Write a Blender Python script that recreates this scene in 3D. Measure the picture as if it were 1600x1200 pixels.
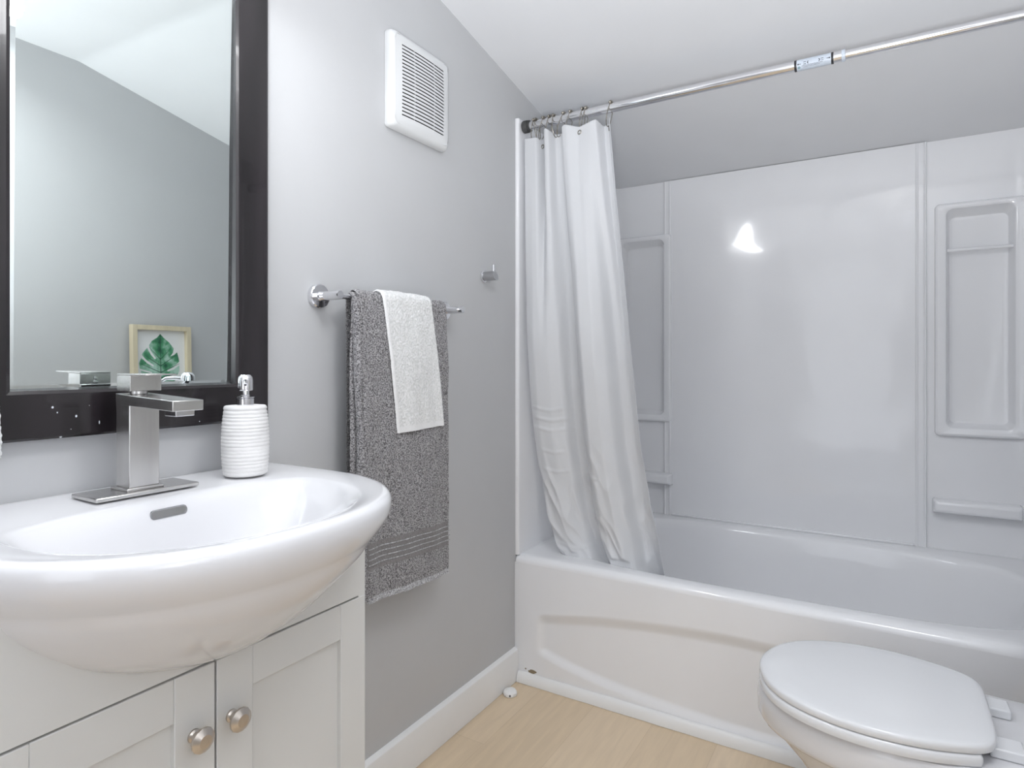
import bpy, math, random
from mathutils import Vector, noise, geometry
random.seed(4)
PI = math.pi
S = bpy.context.scene
for o in list(bpy.data.objects): bpy.data.objects.remove(o)

# ------------------------------------------------------------------ camera, world, lights, exposure
cam_d = bpy.data.cameras.new('camera'); cam = bpy.data.objects.new('camera', cam_d)
S.collection.objects.link(cam); S.camera = cam
cam_d.sensor_width = 36; cam_d.lens = 972/1600*36; cam_d.shift_y = -34/1600; cam_d.clip_start = .02
cam.location = (1.069, 0, 1.06)
cam.rotation_euler = (PI/2, 0, math.radians(31.085))
S.view_settings.view_transform = 'Standard'; S.view_settings.look = 'None'
S.view_settings.gamma = 1; S.view_settings.use_curve_mapping = False
S.view_settings.exposure = 0.07
w = bpy.data.worlds.new('world'); S.world = w; w.use_nodes = True
w.node_tree.nodes['Background'].inputs[0].default_value = (.80, .86, 1, 1)
w.node_tree.nodes['Background'].inputs[1].default_value = 0.35

def area(name, loc, rot, sx, sy, power, col):
    d = bpy.data.lights.new(name, 'AREA'); d.shape = 'DISK' if name.startswith('ceiling') else 'RECTANGLE'; d.size = sx; d.size_y = sy
    d.energy = power; d.color = col
    o = bpy.data.objects.new(name, d); o.location = loc; o.rotation_euler = rot
    S.collection.objects.link(o); return o
area('hall_fill_light', (.80, -1.55, 1.15), (PI/2, 0, 0), 1.0, 1.8, 8, (.92, .95, 1))  # unseen panel added past the doorway to brighten the room
bd = bpy.data.lights.new('upward_fill_spot', 'SPOT'); bd.energy = 106; bd.spot_size = math.radians(150); bd.spot_blend = .6  # unseen spot aimed up, added to fill the room off the ceiling
bd.shadow_soft_size = .15; bd.color = (.94, .965, 1)
bo_ = bpy.data.objects.new('upward_fill_spot', bd); S.collection.objects.link(bo_)
bo_.location = (1.15, -.20, .90); bo_.rotation_euler = (PI+math.radians(-12), 0, 0)
area('ceiling_fill_light', (1.12, .62, 2.07), (-.25, 0, 0), .40, .40, 8.5, (.97, .98, 1))  # fill light of the added ceiling lamp
area('vanity_light_glow', (.20, .57, 1.90), (0, math.radians(-28), 0), .08, .50, 3.2, (.95, .97, 1))

# ------------------------------------------------------------------ materials
def node_mat(name):
    m = bpy.data.materials.new(name); m.use_nodes = True
    return m, m.node_tree.nodes, m.node_tree.links, m.node_tree.nodes['Principled BSDF']
def mat(name, col, rough=.5, metal=0, var=.04, scale=6, bump=0, bscale=60, coat=0, stretch=(1,1,1), spec=.5, bdist=.002):
    m, N, L, b = node_mat(name)
    tc = N.new('ShaderNodeTexCoord'); mp = N.new('ShaderNodeMapping'); mp.inputs['Scale'].default_value = stretch
    L.new(tc.outputs['Object'], mp.inputs['Vector'])
    n = N.new('ShaderNodeTexNoise'); n.inputs['Scale'].default_value = scale; n.inputs['Detail'].default_value = 4
    L.new(mp.outputs[0], n.inputs['Vector'])
    r = N.new('ShaderNodeValToRGB')
    r.color_ramp.elements[0].position = .3; r.color_ramp.elements[1].position = .7
    r.color_ramp.elements[0].color = tuple(c*(1-var) for c in col)+(1,)
    r.color_ramp.elements[1].color = tuple(min(1, c*(1+var)) for c in col)+(1,)
    L.new(n.outputs['Fac'], r.inputs[0]); L.new(r.outputs[0], b.inputs['Base Color'])
    b.inputs['Roughness'].default_value = rough; b.inputs['Metallic'].default_value = metal
    b.inputs['Coat Weight'].default_value = coat; b.inputs['Specular IOR Level'].default_value = spec
    if bump:
        n2 = N.new('ShaderNodeTexNoise'); n2.inputs['Scale'].default_value = bscale
        L.new(mp.outputs[0], n2.inputs['Vector'])
        bp = N.new('ShaderNodeBump'); bp.inputs['Strength'].default_value = bump; bp.inputs['Distance'].default_value = bdist
        L.new(n2.outputs['Fac'], bp.inputs['Height']); L.new(bp.outputs[0], b.inputs['Normal'])
    m['bsdf'] = 1
    return m
M = {}
M['wall'] = mat('wall_paint', (.56, .565, .575), .55, var=.012, bump=.06, bscale=90)
M['ceil'] = mat('ceiling_paint', (.80, .81, .83), .8, var=.01, bump=.04, bscale=120)
M['trim'] = mat('trim_paint', (.88, .88, .875), .38, var=.02, bump=.15, bscale=14)
M['cab'] = mat('cabinet_paint', (.69, .69, .675), .35, var=.012)
M['gap'] = mat('cabinet_dark_gap', (.05, .045, .04), .8)
M['acryl'] = mat('tub_acrylic', (.90, .905, .925), .13, var=.008, coat=.3, bump=.10, bscale=5, bdist=.004)
M['porc'] = mat('porcelain', (.73, .73, .75), .06, var=.006, coat=.4)
M['seat'] = mat('toilet_seat_plastic', (.77, .78, .80), .12, var=.006)
M['chrome'] = mat('chrome', (.80, .80, .82), .10, 1, var=.03)
M['brush'] = mat('brushed_nickel', (.62, .61, .60), .26, 1, var=.10, scale=22, stretch=(1, 1, .12), bump=.08, bscale=200)
M['steel'] = mat('satin_steel', (.50, .50, .51), .22, 1, var=.05)
M['knob'] = mat('bronze_nickel_knob', (.56, .51, .46), .28, 1, var=.08, scale=60)
M['ring'] = mat('tarnished_ring_metal', (.35, .33, .29), .32, 1, var=.3, scale=180)
M['rubber'] = mat('dark_rubber', (.07, .07, .07), .55)
M['frame'] = mat('espresso_wood', (.015, .012, .014), .22, var=.55, scale=7, stretch=(1, 4, .35), bump=.12, bscale=18, coat=.35)
M['plastic'] = mat('vent_plastic', (.74, .75, .755), .38, var=.006)
M['dark'] = mat('vent_slot_shade', (.035, .033, .03), .7)  # shade inside the slots, put into a dark colour
M['soap'] = mat('ribbed_stone_resin', (.82, .81, .80), .5, var=.07, scale=16, stretch=(1, 1, 3.5), bump=.35, bscale=90)
M['paper'] = mat('print_paper', (.86, .86, .86), .6, var=.01)
M['palewood'] = mat('pale_wood', (.66, .58, .42), .5, var=.10, scale=12, stretch=(3, 3, .4))
M['label'] = mat('rod_label', (.60, .66, .74), .35, var=.05, scale=90)
M['ink'] = mat('label_ink', (.07, .08, .10), .5)
M['black'] = mat('black_band', (.02, .02, .024), .4)
M['teal'] = mat('teal_ink', (.16, .30, .34), .5)

def towel_mat(name, c0, c1, scale, bump):
    m, N, L, b = node_mat(name)
    tc = N.new('ShaderNodeTexCoord'); n = N.new('ShaderNodeTexNoise')
    n.inputs['Scale'].default_value = scale; n.inputs['Detail'].default_value = 2
    L.new(tc.outputs['Object'], n.inputs['Vector'])
    r = N.new('ShaderNodeValToRGB'); r.color_ramp.elements[0].position = .36; r.color_ramp.elements[1].position = .64
    r.color_ramp.elements[0].color = c0+(1,); r.color_ramp.elements[1].color = c1+(1,)
    L.new(n.outputs['Fac'], r.inputs[0]); L.new(r.outputs[0], b.inputs['Base Color'])
    b.inputs['Roughness'].default_value = .95; b.inputs['Sheen Weight'].default_value = .3
    b.inputs['Specular IOR Level'].default_value = .1
    bp = N.new('ShaderNodeBump'); bp.inputs['Strength'].default_value = bump; bp.inputs['Distance'].default_value = .003
    L.new(n.outputs['Fac'], bp.inputs['Height']); L.new(bp.outputs[0], b.inputs['Normal'])
    return m
M['greytowel'] = towel_mat('grey_terry', (.085, .080, .085), (.50, .49, .50), 330, .9)
M['band'] = towel_mat('grey_woven_band', (.20, .19, .19), (.30, .29, .29), 500, .3)
M['fringe'] = towel_mat('pale_grey_fringe', (.25, .25, .27), (.74, .75, .78), 330, .8)
M['whitetowel'] = towel_mat('white_terry', (.70, .71, .70), (.90, .90, .90), 210, .7)
M['whitehem'] = towel_mat('white_woven_hem', (.82, .82, .82), (.88, .88, .88), 400, .2)

def curtain_mat():
    m, N, L, b = node_mat('white_curtain_fabric')
    b.inputs['Base Color'].default_value = (.86, .87, .89, 1); b.inputs['Roughness'].default_value = .6
    b.inputs['Specular IOR Level'].default_value = .25
    wv = N.new('ShaderNodeTexNoise'); wv.inputs['Scale'].default_value = 14
    tc = N.new('ShaderNodeTexCoord'); L.new(tc.outputs['Object'], wv.inputs['Vector'])
    bp = N.new('ShaderNodeBump'); bp.inputs['Strength'].default_value = .25; bp.inputs['Distance'].default_value = .004
    L.new(wv.outputs['Fac'], bp.inputs['Height']); L.new(bp.outputs[0], b.inputs['Normal'])
    t = N.new('ShaderNodeBsdfTranslucent'); t.inputs['Color'].default_value = (.85, .86, .88, 1)
    mx = N.new('ShaderNodeMixShader'); mx.inputs[0].default_value = .22
    L.new(b.outputs[0], mx.inputs[1]); L.new(t.outputs[0], mx.inputs[2])
    L.new(mx.outputs[0], N['Material Output'].inputs['Surface'])
    return m
M['curtain'] = curtain_mat()

def mirror_mat():
    m, N, L, b = node_mat('mirror_glass')
    n = N.new('ShaderNodeTexNoise'); n.inputs['Scale'].default_value = 3
    r = N.new('ShaderNodeValToRGB'); r.color_ramp.elements[0].color = (.83, .89, .88, 1); r.color_ramp.elements[1].color = (.85, .91, .90, 1)
    L.new(n.outputs['Fac'], r.inputs[0]); L.new(r.outputs[0], b.inputs['Base Color'])
    b.inputs['Metallic'].default_value = 1; b.inputs['Roughness'].default_value = .01
    return m
M['mirror'] = mirror_mat()

def floor_mat():
    m, N, L, b = node_mat('light_oak_planks')
    tc = N.new('ShaderNodeTexCoord'); mp = N.new('ShaderNodeMapping')
    mp.inputs['Rotation'].default_value = (0, 0, PI/2); mp.inputs['Location'].default_value = (.55, .075, 0)
    L.new(tc.outputs['Object'], mp.inputs['Vector'])
    br = N.new('ShaderNodeTexBrick'); br.offset = .37
    br.inputs['Color1'].default_value = (.70, .555, .385, 1); br.inputs['Color2'].default_value = (.79, .64, .47, 1)
    br.inputs['Mortar'].default_value = (.64, .50, .34, 1)
    br.inputs['Scale'].default_value = 1; br.inputs['Mortar Size'].default_value = .0008
    br.inputs['Brick Width'].default_value = 2.4; br.inputs['Row Height'].default_value = .185
    L.new(mp.outputs[0], br.inputs['Vector'])
    mp2 = N.new('ShaderNodeMapping'); mp2.inputs['Scale'].default_value = (1.4, 14, 1)
    L.new(mp.outputs[0], mp2.inputs['Vector'])
    n = N.new('ShaderNodeTexNoise'); n.inputs['Scale'].default_value = 4; n.inputs['Detail'].default_value = 6; n.inputs['Distortion'].default_value = .6
    L.new(mp2.outputs[0], n.inputs['Vector'])
    r = N.new('ShaderNodeValToRGB'); r.color_ramp.elements[0].position = .3; r.color_ramp.elements[1].position = .7
    r.color_ramp.elements[0].color = (.93, .925, .915, 1); r.color_ramp.elements[1].color = (1.03, 1.03, 1.02, 1)
    L.new(n.outputs['Fac'], r.inputs[0])
    mx = N.new('ShaderNodeMix'); mx.data_type = 'RGBA'; mx.blend_type = 'MULTIPLY'; mx.inputs[0].default_value = 1
    L.new(br.outputs['Color'], mx.inputs[6]); L.new(r.outputs[0], mx.inputs[7]); L.new(mx.outputs[2], b.inputs['Base Color'])
    b.inputs['Roughness'].default_value = .42
    return m
M['floor'] = floor_mat()

def leaf_mat():
    m, N, L, b = node_mat('watercolour_green')
    tc = N.new('ShaderNodeTexCoord'); n = N.new('ShaderNodeTexNoise'); n.inputs['Scale'].default_value = 22; n.inputs['Detail'].default_value = 5
    L.new(tc.outputs['Object'], n.inputs['Vector'])
    r = N.new('ShaderNodeValToRGB'); e = r.color_ramp.elements
    e[0].position = .3; e[0].color = (.02, .10, .06, 1); e[1].position = .62; e[1].color = (.45, .66, .56, 1)
    x = e.new(.46); x.color = (.08, .32, .16, 1)
    L.new(n.outputs['Fac'], r.inputs[0]); L.new(r.outputs[0], b.inputs['Base Color']); b.inputs['Roughness'].default_value = .6
    return m
M['leaf'] = leaf_mat()
M['vein'] = mat('leaf_vein_ink', (.02, .08, .05), .6)

def emis(name, col, s):
    m, N, L, b = node_mat(name)
    b.inputs['Base Color'].default_value = (.9, .9, .9, 1)
    b.inputs['Emission Color'].default_value = col+(1,); b.inputs['Emission Strength'].default_value = s
    return m
M['shade'] = emis('lit_glass_shade', (1, .99, .97), 1.0)

def marked(base, spots, col):
    """copy of a material with spots of another colour (object space ellipsoids)"""
    m = M[base].copy(); N = m.node_tree.nodes; L = m.node_tree.links; b = N['Principled BSDF']
    tc = N.new('ShaderNodeTexCoord'); nz = N.new('ShaderNodeTexNoise'); nz.inputs['Scale'].default_value = 120
    L.new(tc.outputs['Object'], nz.inputs['Vector'])
    src = b.inputs['Base Color'].links[0].from_socket
    for (c, rad) in spots:
        mp = N.new('ShaderNodeMapping')
        mp.inputs['Scale'].default_value = [1/a for a in rad]; mp.inputs['Location'].default_value = [-p/a for p, a in zip(c, rad)]
        L.new(tc.outputs['Object'], mp.inputs['Vector'])
        ln = N.new('ShaderNodeVectorMath'); ln.operation = 'LENGTH'; L.new(mp.outputs[0], ln.inputs[0])
        ad = N.new('ShaderNodeMath'); ad.operation = 'MULTIPLY_ADD'; L.new(nz.outputs['Fac'], ad.inputs[0]); ad.inputs[1].default_value = .9
        L.new(ln.outputs['Value'], ad.inputs[2])
        lt = N.new('ShaderNodeMath'); lt.operation = 'LESS_THAN'; L.new(ad.outputs[0], lt.inputs[0]); lt.inputs[1].default_value = 1.4
        mx = N.new('ShaderNodeMix'); mx.data_type = 'RGBA'; L.new(lt.outputs[0], mx.inputs[0])
        L.new(src, mx.inputs[6]); mx.inputs[7].default_value = col+(1,); src = mx.outputs[2]
    L.new(src, b.inputs['Base Color'])
    return m

# ------------------------------------------------------------------ mesh helpers
ORG = {}
def tag(o, label=None, cat=None, group=None, kind=None):
    if label: o['label'] = label
    if cat: o['category'] = cat
    if group: o['group'] = group
    if kind: o['kind'] = kind
    return o
def thing(name, label, cat, loc, group=None):
    o = bpy.data.objects.new(name, None); o.empty_display_size = .05
    S.collection.objects.link(o); o.location = loc; ORG[o.name] = Vector(loc)
    return tag(o, label, cat, group)
class MB:
    def __init__(s): s.v = []; s.f = []; s.mi = []
    def add(s, vs, fs, mi=0):
        k = len(s.v); s.v += [tuple(p) for p in vs]; s.f += [tuple(i+k for i in f) for f in fs]; s.mi += [mi]*len(fs); return s
    def box(s, a, b, mi=0):
        x0, y0, z0 = a; x1, y1, z1 = b
        vs = [(x0,y0,z0),(x1,y0,z0),(x1,y1,z0),(x0,y1,z0),(x0,y0,z1),(x1,y0,z1),(x1,y1,z1),(x0,y1,z1)]
        return s.add(vs, [(0,3,2,1),(4,5,6,7),(0,1,5,4),(1,2,6,5),(2,3,7,6),(3,0,4,7)], mi)
    def loft(s, rings, cap0=True, cap1=True, closed=True, mi=0):
        n = len(rings[0]); vs = [p for r in rings for p in r]; fs = []
        for i in range(len(rings)-1):
            for j in range(n if closed else n-1):
                k = (j+1) % n
                fs.append((i*n+j, i*n+k, (i+1)*n+k, (i+1)*n+j))
        if cap0: fs.append(tuple(range(n))[::-1])
        if cap1: fs.append(tuple((len(rings)-1)*n+j for j in range(n)))
        return s.add(vs, fs, mi)
    def grid(s, nu, nv, fn, mi=0):
        vs = [fn(i/nu, j/nv) for j in range(nv+1) for i in range(nu+1)]
        fs = [(j*(nu+1)+i, j*(nu+1)+i+1, (j+1)*(nu+1)+i+1, (j+1)*(nu+1)+i) for j in range(nv) for i in range(nu)]
        if callable(mi):
            k = len(s.v); s.v += vs; s.f += [tuple(a+k for a in f) for f in fs]
            s.mi += [mi((i+.5)/nu, (j+.5)/nv) for j in range(nv) for i in range(nu)]
            return s
        return s.add(vs, fs, mi)
    def tube(s, path, r, n=16, mi=0, caps=True):
        P = [Vector(p) for p in path]; rr = r if isinstance(r, (list, tuple)) else [r]*len(P); rings = []
        up = None
        for i, p in enumerate(P):
            t = (P[min(i+1, len(P)-1)]-P[max(i-1, 0)]).normalized()
            if up is None:
                up = Vector((0, 0, 1)) if abs(t.z) < .9 else Vector((1, 0, 0))
            a = t.cross(up)
            if a.length < 1e-4: up = Vector((1, .1, 0)); a = t.cross(up)
            a.normalize(); b = a.cross(t).normalized(); up = b
            rings.append([p + rr[i]*(math.cos(2*PI*k/n)*a + math.sin(2*PI*k/n)*b) for k in range(n)])
        return s.loft(rings, caps, caps, mi=mi)
    def lathe(s, c, axis, prof, n=32, mi=0):
        ax = Vector(axis).normalized(); u = ax.orthogonal().normalized(); v = ax.cross(u); c = Vector(c)
        rings = [[c + ax*h + r*(math.cos(2*PI*k/n)*u+math.sin(2*PI*k/n)*v) for k in range(n)] for (h, r) in prof]
        return s.loft(rings, mi=mi)
    def build(s, name, m, parent=None, origin=None, smooth=True, angle=35, bevel=0, bseg=2, recalc=True):
        org = ORG[parent.name] if parent else Vector(origin or (0, 0, 0))
        me = bpy.data.meshes.new(name)
        me.from_pydata([tuple(Vector(p)-org) for p in s.v], [], s.f)
        ms = m if isinstance(m, (list, tuple)) else [m]
        for q in ms: me.materials.append(q)
        for p, i in zip(me.polygons, s.mi): p.material_index = i
        if recalc:
            import bmesh
            bm = bmesh.new(); bm.from_mesh(me); bmesh.ops.recalc_face_normals(bm, faces=bm.faces); bm.to_mesh(me); bm.free()
        for p in me.polygons: p.use_smooth = smooth
        if smooth: me.set_sharp_from_angle(angle=math.radians(angle))
        o = bpy.data.objects.new(name, me); S.collection.objects.link(o)
        if parent: o.parent = parent; ORG[o.name] = org.copy()
        else: o.location = org; ORG[o.name] = org.copy()
        if bevel:
            bv = o.modifiers.new('edge', 'BEVEL'); bv.width = bevel; bv.segments = bseg; bv.limit_method = 'ANGLE'; bv.angle_limit = math.radians(40)
            bv.harden_normals = False
        return o
def B(name, a, b, m, parent=None, bevel=0, origin=None, **k):
    if parent is None and origin is None: origin = ((a[0]+b[0])/2, (a[1]+b[1])/2, a[2])
    return MB().box(a, b).build(name, m, parent, origin, bevel=bevel, **k)
def struct(o): o['kind'] = 'structure'; return o
def lerp(a, b, t): return a+(b-a)*t
def interp(tab, x):
    if x <= tab[0][0]: return tab[0][1]
    for (a, p), (b, q) in zip(tab, tab[1:]):
        if x <= b: return p+(q-p)*(x-a)/(b-a)
    return tab[-1][1]
def smooth(tab, x, h):
    return sum(interp(tab, x+h*k/4) for k in range(-4, 5))/9
def sst(a, b, x):
    t = max(0, min(1, (x-a)/(b-a))); return t*t*(3-2*t)
def sgn(x): return 1 if x >= 0 else -1
def supell(cx, cy, a, b, n, N=96):
    out = []
    for k in range(N):
        t = 2*PI*k/N; c, s_ = math.cos(t), math.sin(t)
        out.append((cx+a*sgn(c)*abs(c)**(2/n), cy+b*sgn(s_)*abs(s_)**(2/n)))
    return out
def rrect(x0, x1, z0, z1, r, n=8):
    out = []
    for (cx, cz, a0) in ((x1-r, z1-r, 0), (x0+r, z1-r, 90), (x0+r, z0+r, 180), (x1-r, z0+r, 270)):
        for k in range(n+1):
            a = math.radians(a0+90*k/n); out.append((cx+r*math.cos(a), cz+r*math.sin(a)))
    return out

# ------------------------------------------------------------------ room
W, YT, YB, Y0 = 1.50, 1.79, 2.614, -1.30          # right wall, tub front, alcove back, front wall
def ceil_z(y): return 2.12 if y < 1.15 else 2.12-.2*(y-1.15)
def wall_prism(x0, x1):
    mb = MB(); ys = [Y0, 1.15, 2.72]
    r0 = [(x0, Y0, 0)]+[(x0, 2.72, 0)]+[(x0, y, ceil_z(y)+.02) for y in ys[::-1]]
    r1 = [(x1, p[1], p[2]) for p in r0]
    return mb.loft([r0, r1])
struct(wall_prism(-.10, 0).build('wall_left', M['wall'], smooth=False))
struct(wall_prism(W, W+.10).build('wall_right', M['wall'], smooth=False))
struct(B('wall_back', (-.1, 2.66, 0), (W+.1, 2.76, 1.83), M['wall'], smooth=False))
fw = MB(); fw.box((-.1, Y0-.1, 0), (.40, Y0, 2.12)); fw.box((1.20, Y0-.1, 0), (W+.1, Y0, 2.12)); fw.box((.40, Y0-.1, 2.03), (1.20, Y0, 2.12))
struct(fw.build('wall_front', M['wall'], smooth=False))
dc = MB(); dc.box((.33, Y0-.11, 0), (.40, Y0+.015, 2.09)); dc.box((1.20, Y0-.11, 0), (1.27, Y0+.015, 2.09)); dc.box((.40, Y0-.11, 2.03), (1.20, Y0+.015, 2.09))
struct(dc.build('trim_1', M['trim'], bevel=.003))
struct(MB().loft([[(-.1, Y0-.1, -.05), (W+.1, Y0-.1, -.05), (W+.1, 2.76, -.05), (-.1, 2.76, -.05)], [(-.1, Y0-.1, 0), (W+.1, Y0-.1, 0), (W+.1, 2.76, 0), (-.1, 2.76, 0)]]).build('floor', M['floor'], smooth=False))
cl = MB(); ys = [Y0-.1, 1.11, 1.13, 1.15, 1.17, 1.19, 2.76]
def cz(y): return (2.12 if y < 1.15 else 2.12-.2*(y-1.15))
cl.loft([[(-.1, y, cz(y)), (W+.1, y, cz(y)), (W+.1, y, cz(y)+.08), (-.1, y, cz(y)+.08)] for y in ys])
struct(cl.build('ceiling', M['ceil'], smooth=True, angle=30))

def baseboard(name, x, y0, y1, d):
    prof = [(0, 0), (.015, 0), (.015, .092), (.013, .100), (.007, .105), (0, .107)]
    r = [[(x+d*a, y, z+.001) for a, z in prof] for y in [y0+(y1-y0)*k/12 for k in range(13)]]
    struct(MB().loft(r).build(name, M['trim'], origin=(x, y0, 0), angle=30))
baseboard('baseboard_left', 0.0005, .815, YT-.001, 1)
baseboard('baseboard_right', W-.0005, Y0+.02, YT-.001, -1)
# quarter round along the foot of the tub
q = []
for x in [.017+(W-.034)*k/40 for k in range(41)]:
    wob = .0006*math.sin(x*40)
    q.append([(x, YT-.001, .001)]+[(x, YT-.001-(.016+wob)*math.cos(a), .001+(.033+wob)*math.sin(a)) for a in [PI/2*k/6 for k in range(7)]])
struct(MB().loft(q).build('trim_2', M['trim'], origin=(0, YT, 0), angle=60))

# ------------------------------------------------------------------ bathtub
tub = thing('bathtub', 'glossy white alcove bathtub with a sunken curved panel in its apron', 'bathtub', (.75, 2.2, 0))
ZR = .415; X0, X1 = .0006, W-.0006; TB = 2.612
NN = 240
def rect_ring(x0, x1, y0, y1, r, z):
    # points matched by angle to the superellipse rings
    pts = []
    for k in range(NN):
        t = 2*PI*k/NN; c, s_ = math.cos(t), math.sin(t)
        n = 200
        pts.append(((x0+x1)/2+(x1-x0)/2*sgn(c)*abs(c)**(2/n), (y0+y1)/2+(y1-y0)/2*sgn(s_)*abs(s_)**(2/n), z))
    return pts
def ring(cx, cy, a, b, n, z): return [(x, y, z) for x, y in supell(cx, cy, a, b, n, NN)]
rings = []
for k in range(7):
    a = PI/2*k/6; i = .022*(1-math.cos(a))
    rings.append(rect_ring(X0, X1, YT+i, TB, .02, ZR-.022+.022*math.sin(a)))
rings.append(rect_ring(X0+.02, X1-.02, YT+.034, TB-.02, .02, ZR+.0005))
CX, CY = .75, 2.20
A0, B0 = .690, .345
rings += [ring(CX, CY, A0+.012, B0+.012, 3.6, ZR-.000), ring(CX, CY, A0+.004, B0+.004, 3.6, ZR-.002), ring(CX, CY, A0-.004, B0-.003, 3.6, ZR-.007),
          ring(CX, CY, A0-.010, B0-.008, 3.6, ZR-.016), ring(CX, CY, A0-.016, B0-.013, 3.6, ZR-.035), ring(CX-.004, CY, A0-.035, B0-.022, 3.6, ZR-.10),
          ring(CX-.008, CY, A0-.06, B0-.036, 3.5, ZR-.18), ring(CX-.013, CY, A0-.09, B0-.052, 3.3, ZR-.26), ring(CX-.02, CY, A0-.115, B0-.072, 3.1, ZR-.31),
          ring(CX-.025, CY, A0-.15, B0-.10, 3, ZR-.335), ring(CX-.025, CY, A0-.22, B0-.15, 3, ZR-.345)]
mb = MB(); mb.loft(rings, cap0=False, cap1=True)
# apron with sunken lens-shaped panel
TOP = [(-.1, .20), (.10, .217), (.25, .247), (.437, .270), (.625, .285), (.76, .288), (.90, .282), (1.1, .262), (1.3, .235), (1.7, .2)]
BOT = [(-.1, .15), (.06, .125), (.10, .112), (.226, .080), (.437, .054), (.625, .043), (.8, .038), (1.0, .045), (1.25, .075), (1.4, .11), (1.7, .15)]
def apron(u, v):
    x = lerp(X0, X1, u); z = lerp(0.0, ZR-.022, v)
    zt = smooth(TOP, x, .08); zb = smooth(BOT, x, .08)
    m = max(0, min(1, (zt+.018-z)/.038))*max(0, min(1, (z-zb+.014)/.028)); m = .35*m+.65*m*m*(3-2*m)
    m *= sst(.082, .112, x)*sst(.082, .112, W-x)
    return (x, YT+.013*m, z)
mb.grid(190, 110, apron)
tubm = mb.build('tub_body', [marked('acryl', [((-.681, -.41, .040), (.016, .02, .0065)), ((-.707, -.41, .044), (.003, .02, .003))], (.26, .21, .14))], tub, angle=50)
dr = MB().lathe((.26, 2.2, ZR-.3425), (0, 0, 1), [(0, .036), (.003, .034), (.004, .022), (.001, .018), (0, .001)], 32).build('drain', M['chrome'], tub)

# ------------------------------------------------------------------ tub surround
sur = thing('tub_surround', 'glossy white moulded wall panels around the tub with recessed shelves', 'shower surround', (.75, 2.6, ZR))
ZS0, ZS1 = ZR-.0005, 1.878
def top_at(y): return min(ZS1, ceil_z(y)-.0003)
YF = 2.608
# centre panel, slightly wavy sheet with rolled lower lip
def centre(u, v):
    x = lerp(.262, 1.176, u); z = lerp(ZS0+.002, top_at(YF)-.0004, v)
    e = sst(0, .02, u)*sst(0, .02, 1-u)
    wv = .0030*noise.noise(Vector((x*3.0, 1.7, z*2.2)))+.0011*noise.noise(Vector((x*9, 5.1, z*8)))
    return (x, YF-.004-(.004+wv)*e, z)
mb = MB(); mb.grid(120, 170, centre)
mb.build('centre_panel', M['acryl'], sur, angle=60, recalc=False)
for (xa, xb) in ((.255, .288), (1.153, 1.188)):
    r = []
    for z in (ZS0+.001, top_at(YF)-.001):
        r.append([(xa, YF-.001, z), (xa+.002, YF-.010, z), (xa+.006, YF-.012, z), (xa+.011, YF-.009, z), (xb-.011, YF-.009, z), (xb-.006, YF-.013, z), (xb-.002, YF-.011, z), (xb, YF-.001, z)])
    MB().loft(r).build('seam_strip', M['acryl'], sur, angle=25)
MB().box((.290, YF-.016, ZS0), (1.150, YF-.003, ZS0+.010)).build('bottom_bead', M['acryl'], sur, bevel=.004)
# corner panels carrying the niches
def corner(mir):
    f = (lambda x: W-x) if mir else (lambda x: x)
    # flat sheet with a hole for the niche + curved corner + end sheet, swept around
    R = .07
    x0, x1, z0, z1 = 1.242, 1.428, .836, 1.582       # niche opening
    mb = MB()
    xs = [1.186, 1.205, x0, x1]
    prof = [(1.186, YF), (1.205, YF), (x0, YF), (x1, YF)]
    RC = .052
    for k in range(1, 9):
        a = PI/2*k/8; prof.append((W-.012-RC+RC*math.sin(a), YF-RC+RC*math.cos(a)))
    for y in [2.5, 2.4, 2.3, 2.2, 2.0, 1.85, YT+.014]: prof.append((W-.012, y))
    for a, dx in ((0, .0), (45, .004), (90, .0115)):
        prof.append((W-.012+dx, YT+.010-.006*math.sin(math.radians(a+20))))
    zl = [ZS0, z0, z1, None]
    cols = []
    for (x, y) in prof:
        cols.append([(f(x), y, ZS0), (f(x), y, z0), (f(x), y, z1), (f(x), y, top_at(max(y, YT)))])
    for i in range(len(prof)-1):
        for j in range(3):
            if i == 2 and j == 1: continue
            mb.add([cols[i][j], cols[i+1][j], cols[i+1][j+1], cols[i][j+1]], [(0, 1, 2, 3)])
    return mb, f, (x0, x1, z0, z1)
import bmesh
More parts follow.
